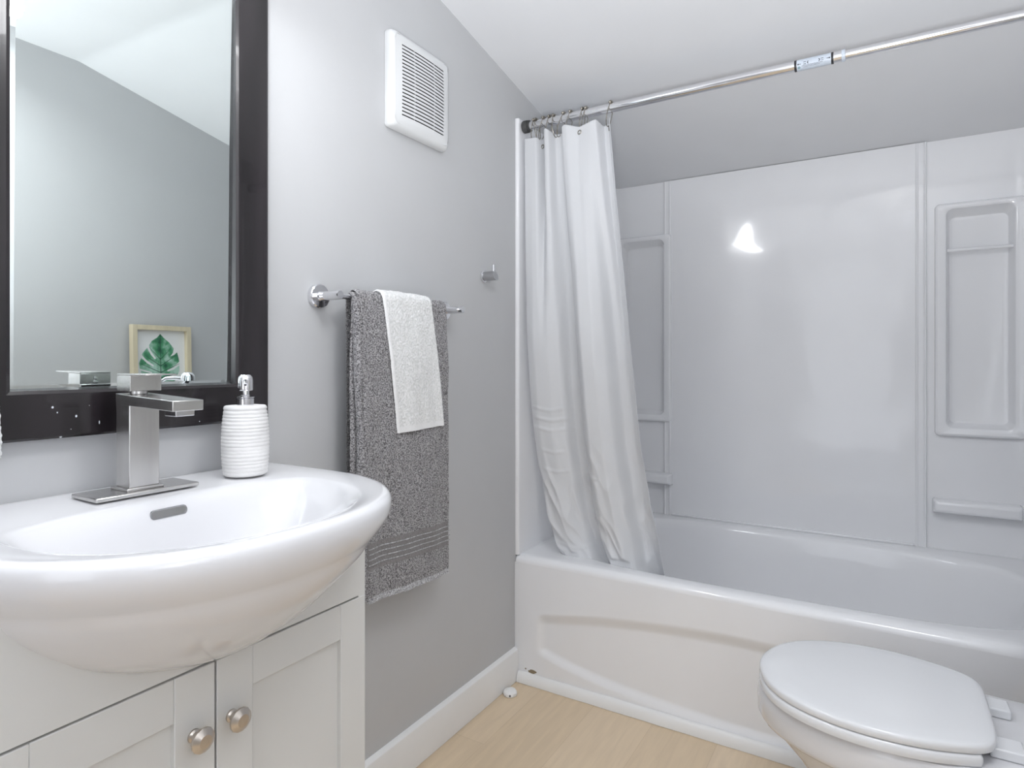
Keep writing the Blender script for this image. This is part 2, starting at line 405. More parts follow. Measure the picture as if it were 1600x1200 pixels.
for mir in (False, True):
    mb, f, (x0, x1, z0, z1) = corner(mir)
    o = mb.build('corner_panel', M['acryl'], sur, angle=50, recalc=False)
    bm = bmesh.new(); bm.from_mesh(o.data); bmesh.ops.remove_doubles(bm, verts=bm.verts, dist=.0004); bmesh.ops.recalc_face_normals(bm, faces=bm.faces); bm.to_mesh(o.data); bm.free()
    # moulded frame round the niche
    def rr(xa, xb, za, zb, r, y): return [(f(x), y, z) for x, z in rrect(xa, xb, za, zb, r)]
    fr = MB()
    fx0, fx1, fz0, fz1 = 1.210, 1.458, .806, 1.604
    fr.loft([rr(fx0, fx1, fz0, fz1, .014, YF+.001), rr(fx0+.001, fx1-.001, fz0+.002, fz1-.001, .014, YF-.014), rr(fx0+.003, fx1-.003, fz0+.005, fz1-.003, .014, YF-.020), rr(fx0+.008, fx1-.008, fz0+.010, fz1-.008, .014, YF-.023),
             rr(x0-.006, x1+.006, z0-.006, z1+.006, .022, YF-.022), rr(x0-.001, x1+.001, z0-.001, z1+.001, .022, YF-.019), rr(x0+.002, x1-.002, z0+.002, z1-.002, .022, YF-.010),
             rr(x0+.008, x1-.008, z0+.010, z1-.016, .020, YF+.020), rr(x0+.012, x1-.012, z0+.014, z1-.022, .018, YF+.026), rr(x0+.020, x1-.020, z0+.022, z1-.030, .016, YF+.028)], cap0=False, cap1=True)
    niche = fr.build('niche', M['acryl'], sur, angle=28)
    # towel rail across the niche
    if not mir: MB().tube([(f(x0+.003), YF-.004, 1.443), (f((x0+x1)/2), YF-.005, 1.443), (f(x1-.003), YF-.004, 1.443)], .006, 16).build('niche_rail', M['acryl'], sur)
    # ledge below
    sh = MB(); rs = []
    for (dx, y, za, zb) in ((0, YF+.001, .540, .592), (.001, YF-.030, .545, .590), (.004, YF-.046, .550, .588), (.010, YF-.052, .556, .582)):
        rs.append([(f(1.204+dx), y, za), (f(1.447-dx), y, za), (f(1.447-dx), y, zb), (f(1.204+dx), y, zb)])
    sh.loft(rs).build('ledge_shelf', M['acryl'], sur, bevel=.005, bseg=3, angle=40)

# ------------------------------------------------------------------ exhaust fan cover
vent = thing('exhaust_fan_cover', 'square white slatted exhaust fan cover high on the grey wall', 'vent', (0, 1.275, 1.765))
VY0, VY1, VZ0, VZ1, VD = 1.157, 1.392, 1.645, 1.888, .030
def bulge(y, z):
    a = (y-VY0)/(VY1-VY0)*2-1; b = (z-VZ0)/(VZ1-VZ0)*2-1
    return VD+.010*(1-a*a)*(1-b*b*.6)-.002
mb = MB()
def rr2(i, x, r): return [(x, y, z) for y, z in rrect(VY0+i, VY1-i, VZ0+i, VZ1-i, r, 6)]
mb.loft([rr2(.002, .0005, .008), rr2(0, .006, .010), rr2(.001, .018, .012), rr2(.005, .026, .014), rr2(.010, .0285, .014)], cap0=False, cap1=False)
ring0 = rrect(VY0+.010, VY1-.010, VZ0+.010, VZ1-.010, .014, 6)
GY0, GY1, GZ0, GZ1 = 1.188, 1.360, 1.675, 1.858
# blend from rim to grille rectangle (matching 28 points) then the grille as a grid
n = 20
yc = [GY0]; ysl = []
segs = [(GY0+.001, GY0+.045), (GY0+.0465, GY1-.0465), (GY1-.045, GY1-.001)]
for a, b in segs:
    yc += [a+(b-a)*k/4 for k in range(5)]
yc += [GY1]
pitch = (GZ1-GZ0)/n
zc = [GZ0]
for k in range(n):
    zc += [GZ0+pitch*(k+.33), GZ0+pitch*(k+.67)]
zc += [GZ1]
def inseg(y): return any(a-1e-6 <= y <= b+1e-6 for a, b in segs)
fv = MB()
for i in range(len(yc)-1):
    for j in range(len(zc)-1):
        y0, y1, a, b = yc[i], yc[i+1], zc[j], zc[j+1]
        slit = (j % 2 == 1) and inseg((y0+y1)/2)
        F = [(bulge(y0, a), y0, a), (bulge(y1, a), y1, a), (bulge(y1, b), y1, b), (bulge(y0, b), y0, b)]
        if not slit: fv.add(F, [(0, 1, 2, 3)])
        else:
            D = [(p[0]-.007, p[1], p[2]) for p in F]
            fv.add(D, [(0, 1, 2, 3)], 1)
            fv.add(F+D, [(0, 1, 5, 4), (2, 3, 7, 6)], 1)
per = []
# perimeter strip between grille and rim, sampled by angle
cy, czz = (VY0+VY1)/2, (VZ0+VZ1)/2
K = 96
def hit(a, hy, hz):
    c, s_ = math.cos(a), math.sin(a); t = min(hy/max(abs(c), 1e-6), hz/max(abs(s_), 1e-6)); return (cy+t*c, czz+t*s_)
rings = []
gy, gz = (GY1-GY0)/2, (GZ1-GZ0)/2
gcy, gcz = (GY0+GY1)/2, (GZ0+GZ1)/2
ang = [2*PI*k/K for k in range(K)]
ang = sorted(set(ang+[math.atan2(gz*s1, gy*s2) % (2*PI) for s1 in (1, -1) for s2 in (1, -1)]))
for t in (0, .25, .5, .75, 1):
    r_ = []
    for a in ang:
        c, s_ = math.cos(a), math.sin(a)
        tt = min(gy/max(abs(c), 1e-6), gz/max(abs(s_), 1e-6)); p = (gcy+tt*c, gcz+tt*s_)
        hy, hz = (VY1-VY0)/2-.010, (VZ1-VZ0)/2-.010
        tt = 1/((abs(c)/hy)**18+(abs(s_)/hz)**18)**(1/18); q_ = (cy+tt*c, czz+tt*s_)
        y, z = lerp(p[0], q_[0], t), lerp(p[1], q_[1], t)
        r_.append((lerp(bulge(y, z), .0285, t**3), y, z))
    rings.append(r_)
mb.loft(rings, False, False)
mb.build('cover_body', M['plastic'], vent, angle=40)
fv.build('grille', [M['plastic'], M['dark']], vent, smooth=False, recalc=False)

# ------------------------------------------------------------------ towel bar
bar = thing('towel_bar', 'round chrome towel bar holding two towels on the grey wall', 'towel bar', (0, 1.165, 1.204))
BX, BZ = .062, 1.204
for y in (.946, 1.392):
    fl = MB().lathe((.0005, y, BZ), (1, 0, 0), [(0, .0265), (.010, .0265), (.0125, .0245), (.013, .011), (.018, .0105), (.0185, .0001)], 40).build('wall_flange', M['chrome'], bar)
    MB().lathe((.012, y, BZ), (1, 0, 0), [(0, .0098), (.056, .0098), (.0605, .0088), (.061, .0001)], 32).build('post', M['chrome'], bar)
MB().tube([(BX-.004, .946, BZ), (BX-.004, 1.392, BZ)], .0068, 24).build('rail', M['chrome'], bar)

# ------------------------------------------------------------------ towels
def drape(mb, ytop, ybot, x_off, z_front, z_back, skew, gap, nu, nv, amp, jit, mi=0, wr=.004, sd=0, slant=0):
    """sheet folded over the rail; path u=0 back hem .. u=1 front hem"""
    r = x_off; cx = BX-.004
    Lb = BZ-z_back; La = PI*r; Lf = BZ-z_front; T = Lb+La+Lf
    def fn(u, v):
        l = v*T
        y = None
        if l < Lb: x = cx-r-gap*(1-l/Lb)*.2; z = z_back+l; dn = (Lb-l)/Lb; nx, nz = -1, 0
        elif l < Lb+La:
            a = (l-Lb)/r; x = cx-r*math.cos(a); z = BZ+r*math.sin(a); dn = 0; nx, nz = -math.cos(a), math.sin(a)
        else:
            d = l-Lb-La; x = cx+r+gap*min(1, d/.12); z = BZ-d; dn = d/Lf; nx, nz = 1, 0
        ya = lerp(ytop[0], ybot[0], dn); yb = lerp(ytop[1], ybot[1], dn)
        y = lerp(ya, yb, u)
        zz = z+slant*(u-.5)*dn
        wv = wr*dn*(math.sin(u*9+sd+2*dn)+.6*math.sin(u*17+1.3+sd-1.5*dn))
        e = min(u, 1-u); rnd = -.004*max(0, 1-e/.03)**2
        j = jit*(noise.noise(Vector((y*420, z*420, sd+l*3)))+.5*noise.noise(Vector((y*900, z*900, sd+7))))
        if amp: j += amp*noise.noise(Vector((y*25, z*12, sd)))
        edge = jit*1.2*noise.noise(Vector((z*300, sd, l*40))) if (u < .001 or u > .999) else 0
        return (x+nx*(j+rnd)+wv*(1 if nx > 0 else -.3), y+edge, zz+nz*(j+rnd))
    mb.grid(nu, nv, fn, mi)
    return T, La, Lb, Lf
gt = thing('bath_towel', 'grey terry bath towel hanging folded over the chrome bar', 'towel', (.06, 1.15, .51))
T_ = [0]
def front_frac(r, zb, zf):  # v at which height z is reached on the front side
    Lb = BZ-zb; La = PI*r; Lf = BZ-zf; T = Lb+La+Lf
    return lambda z: (Lb+La+(BZ-z))/T
ff = front_frac(.0185, .56, .512)
def mi_front(u, v):
    if ff(.648) < v < ff(.588): return 1
    if v > ff(.526): return 2
    return 0
mb = MB()
drape(mb, (.995, 1.316), (1.018, 1.325), .0185, .512, .56, 0, .006, 150, 520, .003, .0017, mi_front, wr=.0035, sd=1.1, slant=-.018)
drape(mb, (.983, 1.300), (.985, 1.300), .0120, .540, .58, 0, -.004, 110, 420, .002, .0017, 0, wr=.002, sd=4.2)
# lengthwise folded edge rolling round on the vanity side
def roll(u, v):
    z = lerp(1.205, .53, v); a = PI*(u*1.1-.05)
    y = lerp(.990, 1.013, v)+.001*math.sin(z*30); x = BX-.004+.0155
    wv = .0035*((1.205-z)/.7)*(math.sin(1.1)+.6*math.sin(2.4))
    r = .0095+.0012*math.sin(z*25)
    j = .0017*(noise.noise(Vector((a*9, z*420, 3))))
    return (x+wv+(r+j)*math.cos(a), y-(r+j)*.9*math.sin(a), z)
mb.grid(24, 380, roll, 0)
o = mb.build('towel_fabric', [M['greytowel'], M['band'], M['fringe']], gt, angle=180)
# raised lines of the woven band
for z in (.600, .612, .624, .636):
    MB().grid(60, 2, lambda u, v: (BX-.004+.0185+.006+.0035*((BZ-z)/.69)*(math.sin(u*9+1.1+2*(BZ-z)/.69)+.6*math.sin(u*17+2.4-1.5*(BZ-z)/.69))+.0020+.003*noise.noise(Vector((lerp(1.015, 1.324, u)*25, z*12, 1.1))), lerp(1.015, 1.324, u), z+.0022*(v-.5)-.018*(u-.5)*.87)).build('band_stripe', M['fringe'], gt, recalc=False)
wt = thing('hand_towel', 'white hand towel laid over the grey towel on the bar', 'towel', (.06, 1.16, .89))
mb = MB()
f2 = front_frac(.0255, .98, .895)
drape(mb, (1.068, 1.246), (1.112, 1.288), .0255, .895, .98, 0, .006, 90, 300, .0015, .0009, lambda u, v: 1 if (f2(.910) < v or u < .05) else 0, wr=.0022, sd=2.6, slant=.004)
drape(mb, (1.071, 1.243), (1.116, 1.284), .0225, .900, .985, 0, .005, 60, 160, .0015, .0006, 0, wr=.0022, sd=2.6, slant=.004)
mb.build('towel_fabric', [M['whitetowel'], M['whitehem']], wt, angle=180)

# ------------------------------------------------------------------ robe hook
hk = thing('robe_hook', 'small chrome robe hook with upright pin on the grey wall', 'hook', (0, 1.602, 1.325))
mb = MB(); mb.lathe((.0005, 1.602, 1.325), (1, 0, 0), [(0, .0185), (.004, .0185), (.0052, .017), (.0055, .014), (.008, .0142)], 36)
mb.build('base_disc', M['chrome'], hk)
rg = [[(.006+x+.35*(-(math.sin(2*PI*k/36))*.0145 if x > .03 else 0)*(.9), 1.602+.0145*math.cos(2*PI*k/36), 1.325+.0145*math.sin(2*PI*k/36)) for k in range(36)] for x in (0, .0385)]
MB().loft(rg).build('peg', M['steel'], hk)
MB().tube([(.0370, 1.602, 1.335), (.0370, 1.602, 1.3585), (.0370, 1.602, 1.360)], [.0042, .0042, .003], 16).build('pin', M['chrome'], hk)

# ------------------------------------------------------------------ curtain rod
rod = thing('shower_curtain_rod', 'long chrome tension rod spanning the tub under the sloped ceiling', 'curtain rod', (0, 1.83, 1.857))
RY, RZ = 1.83, 1.857
MB().tube([(.030, RY, RZ), (.975, RY, RZ)], .0142, 32).build('outer_tube', M['chrome'], rod)
MB().tube([(.965, RY, RZ), (W-.035, RY, RZ)], .0118, 32).build('inner_tube', M['chrome'], rod)
for xa, d in ((.0135, 1), (W-.0135, -1)):
    MB().lathe((xa, RY, RZ), (d, 0, 0), [(0, .0195), (.002, .0205), (.016, .0205), (.018, .0195), (.0185, .0165), (.0205, .0165), (.021, .0195), (.0235, .0195), (.024, .0165), (.026, .0165), (.0265, .012)], 36).build('rubber_foot', M['rubber'], rod)
MB().lathe((.968, RY, RZ), (1, 0, 0), [(0, .0142), (.001, .0152), (.008, .0152), (.009, .0122)], 32).build('end_collar', M['label'], rod)
lb = MB().tube([(.862, RY, RZ), (.944, RY, RZ)], .01445, 40).build('paper_label', M['label'], rod)
lb['label'] = 'pale blue printed paper label wrapped round the rod'
for x in (.856, .944):
    b_ = MB().tube([(x, RY, RZ), (x+.0055, RY, RZ)], .0147, 40).build('label_band', M['black'], rod)
# printed marks: point on cylinder by angle (0 = facing the room)
def mark(mb, x, deg, w_, h, mi=0):
    r = .01462; c = []
    w_ = w_*1.15+.0006; h = h*1.1+.0004
    for (dx, dd) in ((-.5, -.5), (.5, -.5), (.5, .5), (-.5, .5)):
        a = math.radians(deg)+dd*h/r; c.append((x+dx*w_, RY-r*math.cos(a), RZ+r*math.sin(a)))
    mb.add(c, [(0, 1, 2, 3)], mi)
mb = MB(); A = -25
for s_, x in ((1, .868), (-1, .938)):
    mark(mb, x, A+14, .007, .0009); mark(mb, x-s_*.0022, A+14, .0016, .003)
for x in (.8795, .8815, .8835): mark(mb, x, A+17, .0011, .0052)
mark(mb, .8815, A+27, .0052, .001); mark(mb, .8815, A+7, .0052, .001)
for k in range(5): a = math.radians(110+k*35); mark(mb, .8905+.0022*math.cos(a), A+17+math.degrees(.0028*math.sin(a)/.0146), .0012, .0014)
for k in range(5): a = math.radians(-70+k*35); mark(mb, .9150+.0022*math.cos(a), A+17+math.degrees(.0028*math.sin(a)/.0146), .0012, .0014)
for x in (.921, .9235, .9255): mark(mb, x, A+17, .0011, .0050)
mark(mb, .9232, A+26, .0050, .0010)
for k in range(14): mark(mb, .876+k*.0036, A-8+(k % 3), .0024, .0006)
for k in range(11): mark(mb, .880+k*.0036, A-20, .0020, .0005)
for k in range(8): a = 2*PI*k/8; mark(mb, .8675+.0022*math.cos(a), A-20+math.degrees(.0022*math.sin(a)/.0146), .0014, .0014, 1)
mb.build('label_print', [M['ink'], M['teal']], lb, recalc=False, smooth=False)

# ------------------------------------------------------------------ curtain rings and curtain
sc = thing('shower_curtain', 'white fabric shower curtain gathered at the left end of the rod', 'curtain', (.2, 1.86, .4))
XL = [(.30, .175), (.39, .150), (.41, .118), (.46, .090), (.53, .066), (.62, .047), (.70, .036), (.80, .029), (.95, .024), (1.2, .020), (1.5, .016), (1.9, .014)]
XR = [(.30, .502), (.40, .484), (.60, .445), (.80, .417), (1.0, .405), (1.2, .388), (1.4, .368), (1.6, .347), (1.82, .328), (1.9, .325)]
BROAD = [(0, .012), (.04, -.016), (.12, -.026), (.24, -.024), (.34, -.010), (.37, .020), (.45, .030), (.49, -.012), (.56, -.034), (.68, -.032), (.76, -.010), (.80, .026), (.88, .040), (.95, .026), (1.0, -.012)]
PLEAT = [(0, .006), (.03, -.016), (.18, -.018), (.215, .016), (.235, .014), (.26, -.012), (.29, -.026), (.335, -.024), (.352, .006), (.42, .010), (.46, .004), (.485, -.022), (.55, -.026), (.66, -.018), (.80, -.022), (.872, -.022), (.89, .018), (.965, .012), (.985, -.008), (1.0, -.012)]
ZTOPC = [(0, 1.812), (.2, 1.806), (.24, 1.818), (.30, 1.828), (.36, 1.815), (.45, 1.813), (.52, 1.826), (.58, 1.820), (.68, 1.811), (.76, 1.815), (.83, 1.820), (.87, 1.822), (.89, 1.813), (.97, 1.816), (1, 1.824)]
ZBOT = [(0, .425), (.12, .408), (.3, .392), (.6, .382), (1, .372)]
CRE = [(.905, .05, .42), (.872, .06, .40), (.838, .03, .42), (.765, .10, .33), (.70, .08, .36), (.905, .50, .58), (.872, .50, .57), (.76, .50, .60), (.69, .52, .64), (.45, .05, .4)]
def curt(u, v):
    zt = interp(ZTOPC, u); zb = interp(ZBOT, u)
    z = lerp(zt, zb, v)
    # folds sheer to the right as they fall
    drift = .10*math.sin(PI*min(1, v*1.0))**1*(1-abs(2*u-1))
    s = u-drift*.6*u
    a = (1-sst(.0, .55, v)); b = sst(.0, .5, v)
    x = lerp(interp(XL, z), interp(XR, z), u)
    y = a*smooth(PLEAT, u, .012)*1.15 + b*smooth(BROAD, s, .014)*1.3
    yc = lerp(1.832, 1.905, sst(.45, 1, v)) + .0
    if v > .85: yc -= 0
    for (zc_, a0, a1) in CRE:
        win = sst(a0, a0+.04, u)*sst(0, .04, a1-u)
        d = abs(z-zc_-.004*math.sin(u*20))/.004
        if d < 2: y -= .0026*win*(1-d/2)
    # crumpled lower third
    k = sst(.62, .95, v)
    n1 = noise.noise(Vector((u*5.0+v*3, v*7, 2.2))); n2 = noise.noise(Vector((u*9-v*6, v*13, 8.2)))
    y += k*(.030*abs(n1)+.020*abs(n2)-.012)+ .002*noise.noise(Vector((u*8, v*14, .4)))
    x += k*.006*n2
    if z < .47: y = max(y+yc, 1.872+.10*max(0, .115-x) if z < .43 else lerp(1.872, 1.80, (z-.43)/.04))
    else: y += yc
    return (x, y, z)
mb = MB(); mb.grid(190, 330, curt)
cm = mb.build('curtain_cloth', M['curtain'], sc, angle=180, recalc=False)
sd = cm.modifiers.new('thickness', 'SOLIDIFY'); sd.thickness = .0009
GU = [(.909, .68), (.842, .205)]
def ring_obj(x, rot, lean, r=.0255, drop=.0):
    t = thing('curtain_ring', '', 'curtain ring', (x, RY, RZ), 'curtain rings on the rod')
    mb = MB(); path = []
    cz_ = RZ-.0245
    for k in range(33):
        a = math.radians(90+rot+ (k/32)*345)
        yy = .019*math.cos(a)*1.0; zz = (.0305 if math.sin(a) < 0 else .0415)*math.sin(a)
        path.append((x+lean*zz*.6, RY+yy, cz_+zz))
    mb.tube(path, .0014, 8); mb.build('ring_wire', M['ring'], t)
    mb2 = MB()
    for k in range(5):
        a = math.radians(50+20*k); rr_ = .0184
        c = (x+lean*.02, RY+rr_*math.cos(a)*1.02, RZ+rr_*math.sin(a)+.0005)
        mb2.lathe(c, (1, 0, 0), [(-.0042, .0008), (-.0032, .0031), (0, .0042), (.0032, .0031), (.0042, .0008)], 10)
    mb2.build('roller_beads', M['ring'], t)
    return t
for i, (x, rot, ln, lab) in enumerate([
    (.052, 0, .15, 'curtain ring nearest the black rubber end of the rod'),
    (.066, 6, -.2, 'curtain ring second from the black rubber end of the rod'),
    (.083, 0, .4, 'curtain ring third from the black rubber end of the rod'),
    (.107, 4, .3, 'curtain ring fourth from the black rubber end of the rod'),
    (.131, 0, -.1, 'curtain ring fifth from the black rubber end of the rod'),
    (.153, 5, .6, 'curtain ring sixth from the rubber end of the rod'),
    (.182, 0, .4, 'curtain ring just left of the doubled rings'),
    (.229, -3, .2, 'left one of the two rings close together above the round eyelet'),
    (.238, 3, .35, 'right one of the two rings close together above the round eyelet'),
    (.322, 0, .35, 'outermost curtain ring at the free right edge of the curtain')]):
    t = ring_obj(x, rot, ln); t['label'] = lab
for u, v in ((.68, .012), (.205, .018), (.965, .012)):
    p = Vector(curt(u, v)); q2 = Vector(curt(u+.02, v)); nn = (q2-p).cross(Vector((0, 0, 1))).normalized()
    if nn.y > 0: nn = -nn
    path = [p+nn*.0016+Vector((q2-p)).normalized()*(.0058*math.cos(2*PI*k/20))+Vector((0, 0, .0058*math.sin(2*PI*k/20))) for k in range(21)]
    MB().tube(path, .0017, 8).build('eyelet', M['ring'], sc)

# ------------------------------------------------------------------ vanity cabinet
FX, VY_0, VY_1, ZD = .287, .245, .800, .655
van = thing('vanity_cabinet', 'off-white shaker vanity cabinet with two doors under the basin', 'cabinet', (0, .52, 0))
mb = MB()
mb.box((.002, VY_0, 0), (FX-.001, VY_0+.016, .79)); mb.box((.002, VY_1-.016, 0), (FX-.001, VY_1, .79))
mb.box((.002, VY_0+.016, .08), (FX-.022, VY_1-.016, .096)); mb.box((.002, VY_0+.016, .08), (.010, VY_1-.016, .60)); mb.box((FX-.05, VY_0+.016, 0), (FX-.035, VY_1-.016, .08))
mb.build('carcass', M['cab'], van, smooth=False)
# apron board above the doors with a scooped top edge for the bowl
CYS = .527
def bowl_low(dy):
    tab = [(0, .653), (.076, .668), (.11, .680), (.150, .697), (.180, .715), (.2105, .740), (.229, .760), (.241, .776), (.250, .79)]
    return interp(tab, abs(dy))
n = 60
r0 = [(FX, VY_0+.017+(VY_1-VY_0-.034)*k/n, min(.79, max(ZD+.004, bowl_low(VY_0+.017+(VY_1-VY_0-.034)*k/n-CYS)+.0005))) for k in range(n+1)]
top = r0; bot = [(FX, p[1], ZD+.002) for p in r0]
ap = MB()
ap.loft([[(a[0], a[1], a[2]), (b[0], b[1], b[2]), (b[0]-.018, b[1], b[2]), (a[0]-.018, a[1], a[2])] for a, b in zip(top, bot)])
ap.build('apron_board', M['cab'], van, smooth=False)
for (ya, yb, sd_) in ((VY_0+.001, .5155, 1), (.5185, VY_1-.0005, -1)):
    d = MB(); z0, z1 = .045, ZD-.0015; st = .056; x0 = FX-.018
    d.box((x0, ya, z0), (FX, ya+st, z1)); d.box((x0, yb-st, z0), (FX, yb, z1))
    d.box((x0, ya+st, z1-.058), (FX-.0006, yb-st, z1)); d.box((x0, ya+st, z0), (FX-.0006, yb-st, z0+.058))
    d.box((x0+.002, ya+st-.004, z0+.05), (FX-.009, yb-st+.004, z1-.05))
    dd = d.build('door', M['cab'], van, bevel=.0012, bseg=2)
    ky = yb-.030 if sd_ > 0 else ya+.022
    kz = .568
    k = MB(); k.lathe((FX, ky, kz), (1, 0, 0), [(0, .009), (.002, .0085), (.004, .006), (.013, .0055), (.016, .0075)], 24)
    k.lathe((FX+.015, ky, kz), (1, 0, 0), [(0, .005), (.0015, .0135), (.004, .0165), (.0065, .0160), (.0115, .0085), (.0118, .0001)], 14)
    k.build('knob', M['knob'], dd, angle=20)

# ------------------------------------------------------------------ wash basin
ZB_ = .860; HW = .295
bas = thing('wash_basin', 'white ceramic bow-front wash basin set into the vanity', 'sink', (0, CYS, .65))
def dshape(xb, xm, xf, hw, nf, nb, N=160):
    """xb back, xm where the bow starts, xf front apex"""
    out = []
    for k in range(N):
        t = 2*PI*k/N; c, s_ = math.cos(t), math.sin(t)
        n_ = nf if c >= 0 else nb; L_ = (xf-xm) if c >= 0 else (xm-xb)
        out.append((xm+L_*sgn(c)*abs(c)**(2/n_), CYS+hw*sgn(s_)*abs(s_)**(2/n_)))
    return out
def dr_(z, xb, xm, xf, hw, nf=2.15, nb=14): return [(x, y, z) for x, y in dshape(xb, xm, xf, hw, nf, nb)]
e = .001
XM = .165
R = [dr_(.645, .10, XM, .255, .06, 2, 2), dr_(.655, .06, XM, .288, .095, 2, 2.2), dr_(.668, .04, XM, .315, .130, 2, 2.4), dr_(.680, .03, XM, .338, .155, 2, 2.6), dr_(.697, .02, XM, .363, .190, 2, 3),
     dr_(.715, .01, XM, .385, .216, 2, 4), dr_(.740, e, XM, .412, .242, 2, 6), dr_(.760, e, XM, .431, .258, 2.05, 9), dr_(.776, e, XM, .443, .268, 2.1), dr_(.788, e, XM, .450, .273),
     dr_(.795, e, XM, .453, .276), dr_(.801, e, XM, .458, .280), dr_(.810, e, XM, .465, .286, 2.2), dr_(.822, e, XM, .4715, .2915, 2.25),
     dr_(.834, e, XM, .476, .2945, 2.3), dr_(.845, e, XM, .4775, .295, 2.3), dr_(.852, e, XM, .4765, .2945, 2.3), dr_(.857, e, XM, .4735, .292, 2.3), dr_(.8602, e, XM, .468, .2885, 2.3),
     dr_(.8612, e+.005, XM, .462, .280, 2.3), dr_(.8600, e+.012, XM, .456, .262, 2.25),
     # inside
     dr_(.8580, .130, .22, .444, .230, 2.2, 2.6), dr_(.8560, .140, .22, .440, .224, 2.2, 2.6), dr_(.8500, .149, .22, .434, .216, 2.2, 2.6), dr_(.8400, .156, .22, .426, .208, 2.15, 2.6),
     dr_(.8200, .164, .24, .420, .191, 2.1, 2.5), dr_(.7900, .172, .25, .402, .172, 2.1, 2.5), dr_(.7600, .182, .26, .378, .145, 2, 2.4), dr_(.7400, .200, .27, .352, .110, 2, 2.2), dr_(.7320, .230, .28, .325, .060, 2, 2), dr_(.7300, .262, .28, .300, .022, 2, 2)]
mb = MB(); mb.loft(R)
bowl = mb.build('basin_body', [marked('porc', [((.4885, -.300, .170), (.03, .012, .018))], (.40, .40, .40))], bas, angle=60)  # grey spot for the front rim
# overflow slot
def on_back(y, z): return .1555+(.845-z)*.22+.0005
sl = MB(); cy_, cz_, hl, hr = .527, .838, .021, .0052
pts = []
for k in range(32):
    a = 2*PI*k/32; yy = (hl if math.cos(a) > 0 else -hl)+hr*math.cos(a); zz = hr*math.sin(a)
    pts.append((yy, zz))
def slot_ring(s_, off): return [(on_back(0, cz_+zz*s_)+off, cy_+(yy+(hr*(s_-1) if yy > 0 else -hr*(s_-1))), cz_+zz*s_) for yy, zz in pts]
sl.loft([slot_ring(1.3, .0002), slot_ring(1.25, .0016), slot_ring(1.0, .0014), slot_ring(.95, -.001)], cap0=False, cap1=False)
ov = sl.build('overflow_slot', M['steel'], bas)
MB().add(slot_ring(.97, .0006), [tuple(range(32))]).build('slot_hole', M['steel'], ov, recalc=False)
MB().lathe((.285, CYS, .7302), (0, 0, 1), [(0, .024), (.003, .022), (.004, .016), (.006, .014), (.0065, .0001)], 32).build('drain_plug', M['chrome'], bas)

# ------------------------------------------------------------------ faucet
fa = thing('faucet', 'square brushed nickel single-lever faucet on the basin deck', 'faucet', (.081, .523, .8615))
MB().box((.045, .447, .861), (.117, .600, .8672)).build('base_plate', M['brush'], fa, bevel=.0015)
MB().box((.057, .495, .8672), (.105, .550, .8715)).build('foot_collar', M['brush'], fa, bevel=.001)
mb = MB(); mb.box((.0625, .5005, .871), (.100, .5455, 1.000))
mb.build('column', M['brush'], fa, bevel=.0012)
mb = MB(); mb.loft([[(.0620, .5000, .996), (.0620, .546, .996), (.0620, .546, 1.0125), (.0620, .500, 1.0125)], [(.2135, .5000, .9905), (.2135, .546, .9905), (.2135, .546, 1.0055), (.2135, .500, 1.0055)]])
sp = mb.build('spout', M['brush'], fa, bevel=.001)
MB().box((.178, .509, .9825), (.206, .537, .9925)).build('aerator', M['chrome'], sp, bevel=.001)
hd = MB(); hd.box((.0665, .4995, 1.0165), (.104, .5465, 1.0405)); hd.lathe((.0815, .523, 1.011), (0, 0, 1), [(0, .013), (.006, .013)], 24)
h = hd.build('handle_block', M['brush'], fa, bevel=.0008)
MB().box((.0665, .4995, 1.0407), (.145, .5465, 1.0427)).build('lever_plate', M['brush'], h, bevel=.0005)
hb = MB(); hb.lathe((.0668, .523, 1.026), (-1, 0, 0), [(0, .0038), (.0012, .0036), (.0014, .0001)], 20)
hb.lathe((.0668, .523, 1.0325), (-1, 0, 0), [(0, .0028), (.0012, .0026), (.0014, .0001)], 20)
hb.build('set_screw', M['chrome'], h)

# ------------------------------------------------------------------ soap dispenser
dx_, dy_ = .0955, .700
so = thing('soap_dispenser', 'white ribbed soap dispenser with chrome pump on the basin', 'soap dispenser', (dx_, dy_, .8615))
prof = [(0, .0330), (.0015, .0350)]
H = .1225; nr = 19
for k in range(nr*6+1):
    t = k/(nr*6); z = .002+(H-.004)*t
    rr_ = .0352+.0042*math.sin(PI*min(1, t*1.0+.06))**.8
    amp = .0013*(1 if (t > .12) else .4)*(1 if .30 > t or t > .42 else .45)
    rib = amp*abs(math.sin(PI*k/6+.25*math.sin(t*37)))**.7-amp*.6
    prof.append((z, rr_+rib))
prof += [(H-.001, .0345), (H, .0325), (H+.0002, .012)]
mb = MB(); mb.lathe((dx_, dy_, .8615), (0, 0, 1), prof, 64)
mb.v = [(x, y, z+(.0006*noise.noise(Vector((x*60, y*60, z*90))) if z > .864 else 0)) for x, y, z in mb.v]
mb.build('bottle', M['soap'], so, angle=55)
zt = .8615+H
pu = MB(); pu.lathe((dx_, dy_, zt), (0, 0, 1), [(0, .0142), (.0115, .0142), (.012, .0125), (.0135, .0150), (.0150, .0150), (.0165, .0095), (.0185, .0065), (.0270, .0062)], 36)
pm = pu.build('pump_collar', M['chrome'], so)
MB().lathe((dx_, dy_, zt+.026), (0, 0, 1), [(0, .0115), (.001, .0125), (.018, .0125), (.0235, .0115), (.0275, .0085), (.0290, .0040), (.0292, .0001)], 36).build('pump_head', M['chrome'], so)
nd = Vector((1.069-dx_, -dy_, 0)).normalized()
